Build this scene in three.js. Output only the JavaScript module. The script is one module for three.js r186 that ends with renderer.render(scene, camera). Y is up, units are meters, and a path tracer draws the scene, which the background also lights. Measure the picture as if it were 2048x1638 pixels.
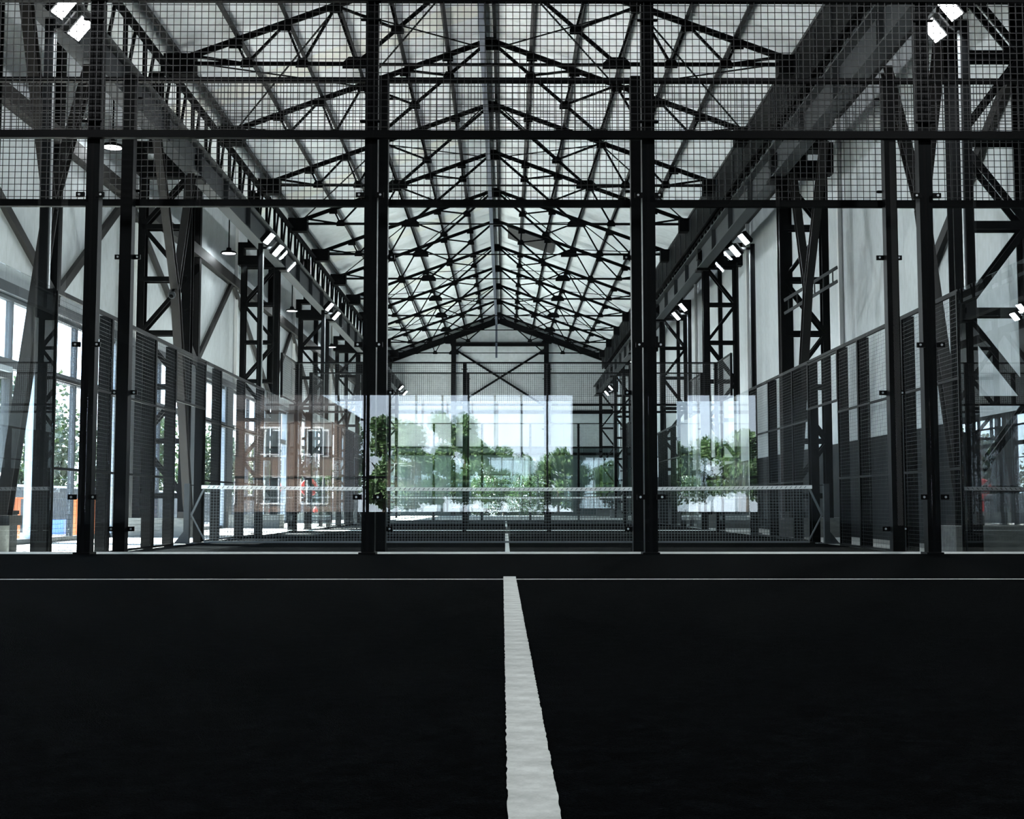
import * as THREE from 'three';
import { mergeGeometries } from 'three/addons/utils/BufferGeometryUtils.js';
import { RectAreaLightUniformsLib } from 'three/addons/lights/RectAreaLightUniformsLib.js';

// ---------------------------------------------------------------- camera, sky, sun, exposure
// Plan used below: X to the right, Y up, D = distance ahead of the camera (so three's z is -D).
const scene = new THREE.Scene();
const V = (x, y, d) => new THREE.Vector3(x, y, -d);
const camera = new THREE.PerspectiveCamera(2 * Math.atan(819 / 2514.85) * 180 / Math.PI, 2048 / 1638, 0.05, 600);
camera.position.copy(V(0, 0.3407, 0));
{
  const p = Math.atan(192 / 2514.85), a = Math.atan(13.2 / 2522);
  camera.lookAt(camera.position.clone().add(V(Math.sin(a) * Math.cos(p), Math.sin(p), Math.cos(a) * Math.cos(p))));
}
const renderer = new THREE.WebGLRenderer({ antialias: true });
renderer.toneMapping = THREE.LinearToneMapping;
renderer.toneMappingExposure = 2.0;
renderer.shadowMap.enabled = true;
RectAreaLightUniformsLib.init();

{ // hazy summer sky: the same all round, paler towards the horizon
  const W = 64, H = 128, data = new Float32Array(W * H * 4);
  for (let r = 0; r < H; r++) {
    const up = Math.max(0, Math.sin(((r + 0.5) / H - 0.5) * Math.PI)), t = Math.pow(up, 0.55);
    const c = [5.6 * (1 - t) + 2.5 * t, 6.3 * (1 - t) + 3.9 * t, 7.0 * (1 - t) + 6.2 * t];
    for (let x = 0; x < W; x++) data.set([...c, 1], (r * W + x) * 4);
  }
  const sky = new THREE.DataTexture(data, W, H, THREE.RGBAFormat, THREE.FloatType);
  sky.mapping = THREE.EquirectangularReflectionMapping; sky.magFilter = THREE.LinearFilter; sky.needsUpdate = true;
  scene.background = sky;
}
const sun = new THREE.DirectionalLight(new THREE.Color(1, 0.96, 0.9), 84);
sun.position.copy(V(-40, 38.5, 48)); sun.target.position.copy(V(0, -0.27, 30));
sun.castShadow = true; sun.shadow.mapSize.set(4096, 4096);
Object.assign(sun.shadow.camera, { left: -70, right: 70, top: 60, bottom: -60, near: 1, far: 200 });
scene.add(sun, sun.target);

// ---------------------------------------------------------------- helpers
let seed = 7;
const rnd = () => { seed = (seed + 0x6d2b79f5) | 0; let t = Math.imul(seed ^ (seed >>> 15), 1 | seed); t = (t + Math.imul(t ^ (t >>> 7), 61 | t)) ^ t; return ((t ^ (t >>> 14)) >>> 0) / 4294967296; };
const rr = (a, b) => a + (b - a) * rnd();
const std = (r, g, b, o = {}) => new THREE.MeshPhysicalMaterial({ color: new THREE.Color().setRGB(r, g, b), roughness: 0.6, ...o });
const taken = {};
const numbered = (n) => { const k = (taken[n] = (taken[n] ?? -1) + 1); return k ? `${n}_${String(k).padStart(3, '0')}` : n; };
function tag(o, label, category, group, kind) {
  if (label) o.userData.label = label;
  if (category) o.userData.category = category;
  if (group) o.userData.group = group;
  if (kind) o.userData.kind = kind;
  return o;
}
function thing(name, label, category, group, kind, at) {
  const o = new THREE.Group(); o.name = numbered(name); scene.add(o);
  if (at) o.position.copy(at);
  return tag(o, label, category, group, kind);
}
const partGroup = (name, parent) => { const o = new THREE.Group(); o.name = name; parent.add(o); return o; };
function mesh(parent, name, g, m) { const o = new THREE.Mesh(g, m); o.name = name; parent.add(o); return o; }
const UNIT = new THREE.BoxGeometry(1, 1, 1);
// a box between two corners given as X, Y, D
function box(parent, name, m, x0, x1, y0, y1, d0, d1) {
  const o = mesh(parent, name, UNIT, m);
  o.position.set((x0 + x1) / 2, (y0 + y1) / 2, -(d0 + d1) / 2); o.scale.set(Math.abs(x1 - x0), Math.abs(y1 - y0), Math.abs(d1 - d0));
  return o;
}
const Z1 = new THREE.Vector3(0, 0, 1);
// a straight bar from a to b: w across (roughly horizontal), h the other way
function place(o, a, b, w, h) {
  const d = b.clone().sub(a), len = d.length(); d.divideScalar(len);
  let up = Math.abs(d.y) > 0.97 ? new THREE.Vector3(0, 0, 1) : new THREE.Vector3(0, 1, 0);
  const x = new THREE.Vector3().crossVectors(up, d).normalize(); up = new THREE.Vector3().crossVectors(d, x);
  o.quaternion.setFromRotationMatrix(new THREE.Matrix4().makeBasis(x, up, d));
  o.position.copy(a).add(b).multiplyScalar(0.5); o.scale.set(w, h, len);
  return o;
}
const bar = (parent, name, m, a, b, w, h = w) => place(mesh(parent, name, UNIT, m), a, b, w, h);
// rolled sections of unit size, stretched along z
const section = (boxes) => mergeGeometries(boxes.map(([x0, x1, y0, y1]) => new THREE.BoxGeometry(x1 - x0, y1 - y0, 1).translate((x0 + x1) / 2, (y0 + y1) / 2, 0)));
const H_SECTION = section([[-0.5, 0.5, 0.4, 0.5], [-0.5, 0.5, -0.5, -0.4], [-0.06, 0.06, -0.4, 0.4]]);
const U_SECTION = section([[-0.5, 0.5, 0.38, 0.5], [-0.5, 0.5, -0.5, -0.38], [-0.5, -0.36, -0.38, 0.38]]);
const TWIN_ANGLE = section([[-0.5, 0.5, 0.36, 0.5], [-0.5 + 0.36, -0.5 + 0.48, -0.5, 0.36], [0.5 - 0.48, 0.5 - 0.36, -0.5, 0.36]]);
const sect = (parent, name, g, m, a, b, w, h = w) => place(mesh(parent, name, g, m), a, b, w, h);

// many thin wires in one geometry
class Wires {
  constructor() { this.p = []; this.i = []; }
  add(a, b, t) {
    const d = b.clone().sub(a).normalize(), up = Math.abs(d.y) > 0.9 ? Z1 : new THREE.Vector3(0, 1, 0);
    const x = new THREE.Vector3().crossVectors(up, d).normalize().multiplyScalar(t / 2), y = new THREE.Vector3().crossVectors(d, x).normalize().multiplyScalar(t / 2);
    const n = this.p.length / 3;
    for (const e of [a, b]) for (const [s, u] of [[1, 1], [-1, 1], [-1, -1], [1, -1]]) this.p.push(e.x + x.x * s + y.x * u, e.y + x.y * s + y.y * u, e.z + x.z * s + y.z * u);
    for (let k = 0; k < 4; k++) { const j = (k + 1) % 4; this.i.push(n + k, n + j, n + 4 + j, n + k, n + 4 + j, n + 4 + k); }
  }
  build() {
    const g = new THREE.BufferGeometry(); g.setAttribute('position', new THREE.Float32BufferAttribute(this.p, 3)); g.setIndex(this.i);
    const f = g.toNonIndexed(); f.computeVertexNormals(); return f;
  }
}
// a pane in the plane of u and v (corner o), with its cut edges: one sheet of glass, t thick
function paneGeometry(w, h, t) {
  const q = [];
  const quad = (a, b, c, d) => q.push(...a, ...b, ...c, ...a, ...c, ...d);
  quad([0, 0, 0], [w, 0, 0], [w, h, 0], [0, h, 0]);
  const e = t / 2;
  quad([0, 0, -e], [0, 0, e], [0, h, e], [0, h, -e]); quad([w, 0, e], [w, 0, -e], [w, h, -e], [w, h, e]);
  quad([0, h, e], [w, h, e], [w, h, -e], [0, h, -e]); quad([0, 0, -e], [w, 0, -e], [w, 0, e], [0, 0, e]);
  const g = new THREE.BufferGeometry(); g.setAttribute('position', new THREE.Float32BufferAttribute(q, 3)); g.computeVertexNormals();
  return g;
}
// textures: grain only
function noiseTexture(n, f, srgb) {
  const d = new Uint8Array(n * n * 4);
  for (let y = 0; y < n; y++) for (let x = 0; x < n; x++) { const c = f(x, y); d.set(Array.isArray(c) ? [...c, 255] : [c, c, c, 255], (y * n + x) * 4); }
  const t = new THREE.DataTexture(d, n, n); t.wrapS = t.wrapT = THREE.RepeatWrapping; t.magFilter = THREE.LinearFilter; t.minFilter = THREE.LinearMipmapLinearFilter; t.generateMipmaps = true;
  if (srgb) t.colorSpace = THREE.SRGBColorSpace;
  t.needsUpdate = true; return t;
}
function lattice(n, cells) { const v = Float32Array.from({ length: cells * cells }, () => rnd()); return (x, y) => {
  const fx = x / n * cells, fy = y / n * cells, x0 = Math.floor(fx), y0 = Math.floor(fy), s = (t) => t * t * (3 - 2 * t), a = s(fx - x0), b = s(fy - y0), g = (i, j) => v[((j % cells + cells) % cells) * cells + (i % cells + cells) % cells];
  return (g(x0, y0) * (1 - a) + g(x0 + 1, y0) * a) * (1 - b) + (g(x0, y0 + 1) * (1 - a) + g(x0 + 1, y0 + 1) * a) * b; }; }

// ---------------------------------------------------------------- materials
const L1 = lattice(512, 8), L2 = lattice(512, 32), L3 = lattice(512, 128);
const turfGrain = noiseTexture(512, (x, y) => { const v = Math.pow(0.35 * L2(x, y) + 0.25 * L3(x, y) + 0.4 * rnd(), 2.4); return [60 + 190 * v, 62 + 190 * v, 62 + 190 * v].map(Math.round); }, true);
const turfBump = noiseTexture(512, () => Math.round(255 * rnd()));
const concreteGrain = noiseTexture(512, (x, y) => { const v = 0.5 * L1(x, y) + 0.3 * L2(x, y) + 0.2 * L3(x, y); return [185 + 60 * v, 186 + 60 * v, 184 + 60 * v].map(Math.round); }, true);
const ribBump = noiseTexture(64, (x) => (x % 16 < 3 ? 0 : 255));
const panelGrain = noiseTexture(256, (x, y) => { const v = 0.6 * L1(x * 2, y * 2) + 0.4 * L3(x * 2, y * 2); return [232 + 23 * v, 232 + 23 * v, 230 + 24 * v].map(Math.round); }, true);
const woodGrain = noiseTexture(256, (x, y) => { const v = 0.5 * L2(x * 2, y / 4) + 0.5 * L3(x * 2, y / 8), k = x % 32 < 2 ? 0.25 : 1; return [k * (190 + 65 * v), k * (185 + 65 * v), k * (180 + 65 * v)].map(Math.round); }, true);
const M = {
  steel: std(0.0014, 0.0016, 0.0018, { roughness: 0.55, specularIntensity: 0.12 }),
  steelGrey: std(0.03, 0.034, 0.037, { roughness: 0.55, specularIntensity: 0.5 }),
  steelBrown: std(0.0125, 0.0116, 0.011, { roughness: 0.6, specularIntensity: 0.4 }),
  purlin: std(0.006, 0.0066, 0.0075, { roughness: 0.55, specularIntensity: 0.3 }),
  tray: std(0.08, 0.095, 0.13, { roughness: 0.4, metalness: 0.3 }),
  post: std(0.002, 0.0023, 0.0026, { roughness: 0.45, specularIntensity: 0.1 }),
  wire: std(0.009, 0.01, 0.011, { roughness: 0.4, specularIntensity: 0.5 }),
  bolt: std(0.4, 0.42, 0.43, { roughness: 0.35, metalness: 0.8 }),
  glass: std(0.93, 0.962, 0.965, { roughness: 0.0, transmission: 1, thickness: 0, ior: 1.5, side: THREE.DoubleSide }),
  windowGlass: std(0.93, 0.96, 0.96, { roughness: 0.0, transmission: 1, thickness: 0, ior: 1.5, side: THREE.DoubleSide }),
  whitePanel: std(0.64, 0.68, 0.71, { roughness: 0.62, map: panelGrain, bumpMap: ribBump, bumpScale: 0.0012 }),
  whitePanelB: std(0.62, 0.66, 0.69, { roughness: 0.62, map: panelGrain, bumpMap: ribBump, bumpScale: 0.0012 }),
  roofPanel: std(0.73, 0.77, 0.8, { roughness: 0.6, map: panelGrain, bumpMap: ribBump, bumpScale: 0.0012 }),
  roofPanelB: std(0.7, 0.745, 0.775, { roughness: 0.6, map: panelGrain, bumpMap: ribBump, bumpScale: 0.0012 }),
  roofPanelYellow: std(0.73, 0.745, 0.71, { roughness: 0.6, map: panelGrain, bumpMap: ribBump, bumpScale: 0.0012 }),
  plinth: std(0.006, 0.0078, 0.0092, { roughness: 0.6, specularIntensity: 0.25, bumpMap: ribBump, bumpScale: 0.001 }),
  plinthGrey: std(0.07, 0.095, 0.095, { roughness: 0.6, specularIntensity: 0.4 }),
  outerSkin: std(0.3, 0.3, 0.3, { roughness: 0.8 }),
  frame: std(0.03, 0.037, 0.045, { roughness: 0.5, specularIntensity: 0.5 }),
  reveal: std(0.2, 0.24, 0.285, { roughness: 0.6 }),
  frameLight: std(0.3, 0.34, 0.38, { roughness: 0.5 }),
  concrete: std(0.5, 0.51, 0.5, { roughness: 0.85, map: concreteGrain }),
  footing: std(0.2, 0.205, 0.2, { roughness: 0.9, map: concreteGrain }),
  turf: std(0.0095, 0.0118, 0.0135, { roughness: 1, specularIntensity: 0.01, map: turfGrain, bumpMap: turfBump, bumpScale: 0.004 }),
  line: std(0.74, 0.76, 0.74, { roughness: 0.95, specularIntensity: 0.2, map: concreteGrain }),
  band: std(0.78, 0.8, 0.8, { roughness: 0.8 }),
  stitch: std(0.22, 0.24, 0.25, { roughness: 0.9 }),
  netCord: std(0.075, 0.085, 0.09, { roughness: 0.6 }),
  lamp: new THREE.MeshStandardMaterial({ color: 0xffffff, emissive: new THREE.Color(0.93, 0.97, 1), emissiveIntensity: 14 }),
  pendantLens: new THREE.MeshStandardMaterial({ color: 0xffffff, emissive: new THREE.Color(0.95, 0.98, 1), emissiveIntensity: 0.75 }),
  red: std(0.55, 0.02, 0.02, { roughness: 0.4 }),
  white: std(0.8, 0.8, 0.8, { roughness: 0.5 }),
  orangeWood: std(0.5, 0.13, 0.03, { roughness: 0.7, map: woodGrain }),
  blue: std(0.04, 0.12, 0.5, { roughness: 0.5 }),
  houseWall: std(0.13, 0.085, 0.065, { roughness: 0.9, map: concreteGrain }),
  houseRoof: std(0.05, 0.045, 0.045, { roughness: 0.9 }),
  wallBlue: std(0.035, 0.048, 0.066, { roughness: 0.8, map: concreteGrain }),
  bark: std(0.06, 0.045, 0.03, { roughness: 0.95 }),
  leafA: std(0.02, 0.04, 0.012, { roughness: 0.7, transmission: 0.35, thickness: 0, side: THREE.DoubleSide }),
  leafB: std(0.034, 0.066, 0.016, { roughness: 0.7, transmission: 0.35, thickness: 0, side: THREE.DoubleSide }),
  leafC: std(0.06, 0.14, 0.035, { roughness: 0.7, transmission: 0.35, thickness: 0, side: THREE.DoubleSide }),
  grass: std(0.018, 0.032, 0.009, { roughness: 1, map: turfGrain }),
  soil: std(0.055, 0.047, 0.032, { roughness: 1, map: concreteGrain }),
  paving: std(0.6, 0.59, 0.57, { roughness: 0.9, map: concreteGrain }),
};
// a flat sheet with uv in metres (divided by s)
function sheet(x0, x1, y, d0, d1, s) {
  const g = new THREE.BufferGeometry();
  g.setAttribute('position', new THREE.Float32BufferAttribute([x0, y, -d0, x1, y, -d0, x1, y, -d1, x0, y, -d1], 3));
  g.setAttribute('uv', new THREE.Float32BufferAttribute([x0 / s, d0 / s, x1 / s, d0 / s, x1 / s, d1 / s, x0 / s, d1 / s], 2));
  g.setIndex([0, 1, 2, 0, 2, 3]); g.computeVertexNormals(); return g;
}
// a slab with uv in metres on its top
function slab(x0, x1, y0, y1, d0, d1, s = 2) {
  const g = new THREE.BoxGeometry(x1 - x0, y1 - y0, d1 - d0).translate((x0 + x1) / 2, (y0 + y1) / 2, -(d0 + d1) / 2), p = g.attributes.position, n = g.attributes.normal, uv = g.attributes.uv;
  for (let i = 0; i < p.count; i++) {
    const ax = Math.abs(n.getX(i)), ay = Math.abs(n.getY(i));
    uv.setXY(i, (ay > 0.5 || ax < 0.5 ? p.getX(i) : p.getZ(i)) / s, (ay > 0.5 ? p.getZ(i) : p.getY(i)) / s);
  }
  return g;
}

// ---------------------------------------------------------------- layout
const NEAR_END = 8.895, SECOND_START = 9.811, SECOND_END = 29.81, THIRD_START = 32.1, THIRD_END = 52.1;
const FLOOR = -0.27, REAR = -14, FAR = 75, WALL_L = -7.6, WALL_R = 6.8, RIDGE_X = -0.38, APEX = 11.5, SLOPE = 0.364, XC = 0.027;
const roofY = (x) => APEX + 0.27 - SLOPE * Math.abs(x - RIDGE_X);
const COLUMNS = [-13.3, -4.1, 5.5, 15.1, 24.7, 34.3, 43.9, 53.5, 63.1, 72.7];

// ---------------------------------------------------------------- floors
const floor = thing('floor', 'concrete hall floor with dark artificial turf courts and white lines', 'floor', null, 'structure');
mesh(floor, 'slab', slab(WALL_L - 0.2, WALL_R + 0.2, FLOOR - 0.4, FLOOR, 9.68, FAR + 0.2, 3), M.concrete);
mesh(floor, 'platform', slab(WALL_L - 0.2, WALL_R + 0.2, FLOOR - 0.4, -0.012, REAR - 0.2, 9.68, 3), M.concrete);
mesh(floor, 'turf', slab(WALL_L, WALL_R, -0.012, 0, REAR, 8.93, 0.6), M.turf);
for (const [a, b] of [[SECOND_START - 0.05, SECOND_END + 0.05], [THIRD_START - 0.05, THIRD_END + 0.05]]) mesh(floor, 'turf', slab(XC - 5, XC + 5, FLOOR, FLOOR + 0.012, a, b, 0.6), M.turf);
// painted lines: ragged edges where the pile meets the white tufts
function raggedLine(x0, x1, y, d0, d1, along, lean = 0) {
  const n = Math.max(2, Math.round((along === 'd' ? d1 - d0 : x1 - x0) / 0.014)), g = new THREE.BufferGeometry(), p = [], uv = [], idx = [], j = () => rr(-0.0011, 0.0011);
  for (let k = 0; k <= n; k++) {
    const t = k / n, row = along === 'd' ? [[x0 + lean * (d0 + (d1 - d0) * t) + j(), d0 + (d1 - d0) * t], [x1 + lean * (d0 + (d1 - d0) * t) + j(), d0 + (d1 - d0) * t]] : [[x0 + (x1 - x0) * t, d1 + j()], [x0 + (x1 - x0) * t, d0 + j()]];
    for (const [x, d] of row) { p.push(x, y, -d); uv.push(x / 0.3, d / 0.3); }
    if (k) { const b = 2 * k; idx.push(b - 2, b - 1, b + 1, b - 2, b + 1, b); }
  }
  g.setAttribute('position', new THREE.Float32BufferAttribute(p, 3)); g.setAttribute('uv', new THREE.Float32BufferAttribute(uv, 2)); g.setIndex(idx); g.computeVertexNormals();
  return g;
}
mesh(floor, 'court_line', raggedLine(-5, 5.05, 0.002, NEAR_END - 3.08, NEAR_END - 3.025, 'x'), M.line);
mesh(floor, 'court_line', raggedLine(0.0062, 0.0652, 0.0022, -2, NEAR_END - 2.83, 'd', -0.0026), M.line);
for (const s of [SECOND_START, THIRD_START]) {
  for (const d of [s + 3.05, s + 16.95]) mesh(floor, 'court_line', raggedLine(XC - 4.95, XC + 4.95, FLOOR + 0.014, d - 0.025, d + 0.025, 'x'), M.line);
  mesh(floor, 'court_line', raggedLine(XC - 0.03, XC + 0.03, FLOOR + 0.0142, s + 2.83, s + 17.17, 'd'), M.line);
}

// ---------------------------------------------------------------- hall walls
const wallPanelGeo = (x0, x1, y0, y1, d0, d1) => {
  const g = new THREE.BoxGeometry(x1 - x0, y1 - y0, d1 - d0).translate((x0 + x1) / 2, (y0 + y1) / 2, -(d0 + d1) / 2), p = g.attributes.position, n = g.attributes.normal, uv = g.attributes.uv;
  for (let i = 0; i < p.count; i++) uv.setXY(i, (Math.abs(n.getX(i)) > 0.5 ? p.getZ(i) : p.getX(i)) / 0.44, p.getY(i) / 0.9);
  return g;
};
const PANEL = (FAR - REAR) / 81;
const wallRight = thing('wall_right', 'white ribbed panel wall over a dark plinth behind the lattice columns', 'wall', null, 'structure');
box(wallRight, 'outer_skin', M.outerSkin, WALL_R + 0.12, WALL_R + 0.2, FLOOR - 0.3, 9.2, REAR, FAR);
{
  const g = wallPanelGeo(WALL_R, WALL_R + 0.12, 1.6, 9.12, 0, PANEL - 0.006), gp = wallPanelGeo(WALL_R - 0.02, WALL_R + 0.12, FLOOR, 1.6, 0, PANEL - 0.004);
  for (let k = 0; k < 81; k++) {
    mesh(wallRight, 'wall_panel', g, k < 17 ? M.plinth : k % 3 ? M.whitePanel : M.whitePanelB).position.z = -(REAR + k * PANEL);  // rearmost panels, out of view, are darkened to keep haze off the court glass
    mesh(wallRight, 'plinth_panel', gp, M.plinth).position.z = -(REAR + k * PANEL);
  }
  for (let d = 10.3; d < FAR; d += 9.6) box(wallRight, 'wall_post', M.steel, WALL_R - 0.12, WALL_R, FLOOR, 9.1, d - 0.07, d + 0.07);
  for (const c of COLUMNS) box(wallRight, 'downpipe', M.white, WALL_R - 0.09, WALL_R - 0.01, FLOOR, 9, c + 0.3, c + 0.38);
  for (const y of [8.3]) sect(wallRight, 'girt', U_SECTION, M.steelBrown, V(WALL_R - 0.08, y, REAR), V(WALL_R - 0.08, y, FAR), 0.14, 0.22);
  for (const d of [15.1]) bar(wallRight, 'wall_brace', M.steelBrown, V(WALL_R - 0.08, 3.9, d + 4.8), V(WALL_R - 0.08, 6.6, d + 0.3), 0.08, 0.18);
}
const HEAD = 3.55, TRANSOM = 2.5;
const wallLeft = thing('wall_left', 'white panel wall over a strip of tall glazing, with steel girts and zigzag braces', 'wall', null, 'structure');
box(wallLeft, 'outer_skin', M.outerSkin, WALL_L - 0.2, WALL_L - 0.12, HEAD, 9.2, REAR, FAR);
{
  const g = wallPanelGeo(WALL_L - 0.12, WALL_L, HEAD + 0.12, 9.12, 0, PANEL - 0.006);
  for (let k = 0; k < 81; k++) mesh(wallLeft, 'wall_panel', g, k < 17 ? M.plinth : k % 3 ? M.whitePanel : M.whitePanelB).position.z = -(REAR + k * PANEL);  // unseen panels at the rear end made dark so the glass mirrors less light
  box(wallLeft, 'lintel', M.frame, WALL_L - 0.12, WALL_L + 0.1, HEAD, HEAD + 0.16, REAR, FAR);
  sect(wallLeft, 'girt', U_SECTION, M.steelBrown, V(WALL_L + 0.1, 6.5, REAR), V(WALL_L + 0.1, 6.5, FAR), 0.18, 0.26);
  sect(wallLeft, 'girt', U_SECTION, M.steelBrown, V(WALL_L + 0.1, 8.4, REAR), V(WALL_L + 0.1, 8.4, FAR), 0.14, 0.2);
  for (const c of COLUMNS) {
    bar(wallLeft, 'wall_brace', M.steelBrown, V(WALL_L + 0.09, 6.42, c + 0.1), V(WALL_L + 0.09, 3.85, c + 5.6), 0.08, 0.15);
    bar(wallLeft, 'wall_brace', M.steelBrown, V(WALL_L + 0.09, 3.85, c + 5.75), V(WALL_L + 0.09, 6.42, c + 9.5), 0.08, 0.15);
    box(wallLeft, 'wall_post', M.steel, WALL_L, WALL_L + 0.16, HEAD + 0.1, 9.1, c + 5.58, c + 5.76);
    box(wallLeft, 'downpipe', M.white, WALL_L + 0.01, WALL_L + 0.1, HEAD + 0.1, 9, c + 0.62, c + 0.7);
  }
}
// glazing strip: a window between each two piers
let windowNo = 0;
function glazing(d0, d1, lights, door) {
  const w = thing(`window_${++windowNo}`, null, null, null, 'structure');
  const x0 = WALL_L - 0.1, x1 = WALL_L, step = (d1 - d0) / lights;
  box(w, 'window_frame', M.frame, x0, x1, FLOOR, FLOOR + 0.08, d0, d1); box(w, 'window_frame', M.frame, x0, x1, HEAD - 0.07, HEAD, d0, d1);
  box(w, 'transom', M.frame, x0, x1 + 0.02, TRANSOM - 0.06, TRANSOM + 0.08, d0, d1);
  for (let k = 0; k <= lights; k++) { const d = d0 + k * step; box(w, 'mullion', M.frame, x0, x1, FLOOR, HEAD, d - 0.035, d + 0.035); }
  for (let k = 0; k < lights; k++) for (const [a, b] of [[FLOOR + 0.08, TRANSOM - 0.06], [TRANSOM + 0.08, HEAD - 0.07]]) {
    const p = mesh(w, 'pane', paneGeometry(step - 0.07, b - a, 0.02), M.windowGlass); p.position.set(WALL_L - 0.05, a, -(d0 + k * step + 0.035)); p.rotation.y = Math.PI / 2;
  }
  box(w, 'reveal', M.reveal, x0 - 0.06, x1 + 0.02, FLOOR, HEAD, d1 - 0.16, d1 - 0.02); box(w, 'sill', M.reveal, x0 - 0.1, x0, FLOOR - 0.05, FLOOR + 0.03, d0, d1);
  if (door) {
    const leafs = [[d0 + step, d0 + 2 * step], [d0 + 2 * step, d0 + 3 * step]];
    for (const [a, b] of leafs) {
      const leaf = partGroup('door_leaf', w);
      for (const d of [a + 0.06, b - 0.06]) box(leaf, 'stile', M.steelGrey, x0, x1 + 0.03, FLOOR + 0.05, TRANSOM - 0.1, d - 0.06, d + 0.06);
      for (const y of [FLOOR + 0.1, TRANSOM - 0.16]) box(leaf, 'rail', M.steelGrey, x0, x1 + 0.03, y - 0.07, y + 0.07, a, b);
      box(leaf, 'push_bar', M.white, x1 + 0.08, x1 + 0.12, 0.78, 0.83, a + 0.1, b - 0.1);
      box(leaf, 'door_closer', M.frameLight, x1 + 0.03, x1 + 0.1, TRANSOM - 0.14, TRANSOM - 0.06, a + 0.1, b - 0.2);
    }
  }
  return w;
}
const pier = (d0, d1) => box(wallLeft, 'pier', M.frame, WALL_L - 0.16, WALL_L + 0.06, FLOOR, HEAD + 0.02, d0, d1);
for (let k = 0; k < COLUMNS.length; k++) {
  const c = COLUMNS[k];
  if (c < 5) continue;
  pier(c - 0.2, c + 0.5); pier(c + 5.4, c + 5.95);
  if (c + 5.4 > FAR) continue;
  if (c > 10) glazing(c + 0.5, c + 5.4, 4, k === 3);
  if (k === 4) continue;
  if (c + 9.4 < FAR) glazing(c + 5.95, c + 9.4, 3);
}
pier(24.9, 26.9); glazing(30.65, 34.1, 3); box(wallLeft, 'lower_wall', M.plinth, WALL_L - 0.16, WALL_L + 0.04, FLOOR, HEAD + 0.02, REAR, 10.9);  // lower_wall is added out of view, replacing glazing that would haze the court glass

// rear wall behind the camera with the tall windows that the court glass mirrors
const wallRear = thing('wall_rear', 'dark panel wall behind the court with tall windows', 'wall', null, 'structure');
const REAR_TOP = 3.2, REAR_SILL = 0.12, REAR_WINDOWS = [[-6.9, 1.76], [4.58, 6.44]];
{
  const n = 13, step = (WALL_R - WALL_L) / n;
  box(wallRear, 'lower_wall', M.plinth, WALL_L, WALL_R, 0, REAR_SILL, REAR - 0.15, REAR);
  for (const [a, b] of [[WALL_L, -6.9], [1.76, 4.58], [6.44, WALL_R]]) box(wallRear, 'wall_panel', M.plinth, a, b, REAR_SILL, REAR_TOP, REAR - 0.15, REAR);
  for (let k = 0; k < n; k++) {
    const a = WALL_L + k * step, b = a + step, s = new THREE.Shape([[a, REAR_TOP], [b, REAR_TOP], [b, roofY(b)], ...(a < RIDGE_X && b > RIDGE_X ? [[RIDGE_X, roofY(RIDGE_X)]] : []), [a, roofY(a)]].map(([x, y]) => new THREE.Vector2(x, y)));
    mesh(wallRear, 'wall_panel', new THREE.ExtrudeGeometry(s, { depth: 0.15, bevelEnabled: false }), M.plinth).position.z = -REAR;
  }
  for (const [a, b] of REAR_WINDOWS) {
    const w = thing(`window_${++windowNo}`, null, null, null, 'structure'), m = Math.round((b - a) / 0.66), st = (b - a) / m;
    box(w, 'window_frame', M.frame, a, b, REAR_TOP - 0.06, REAR_TOP, REAR - 0.1, REAR); box(w, 'window_frame', M.frame, a, b, REAR_SILL, REAR_SILL + 0.06, REAR - 0.1, REAR);
    for (let k = 0; k <= m; k++) box(w, 'mullion', M.frame, a + k * st - 0.025, a + k * st + 0.025, REAR_SILL, REAR_TOP, REAR - 0.08, REAR);
    for (let k = 0; k < m; k++) { const p = mesh(w, 'pane', paneGeometry(st - 0.05, REAR_TOP - REAR_SILL - 0.12, 0.02), M.windowGlass); p.position.set(a + k * st + 0.025, REAR_SILL + 0.06, -REAR + 0.04); }
    box(w, 'transom', M.frame, a, b, 1.02, 1.08, REAR - 0.08, REAR);
  }
}
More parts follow.
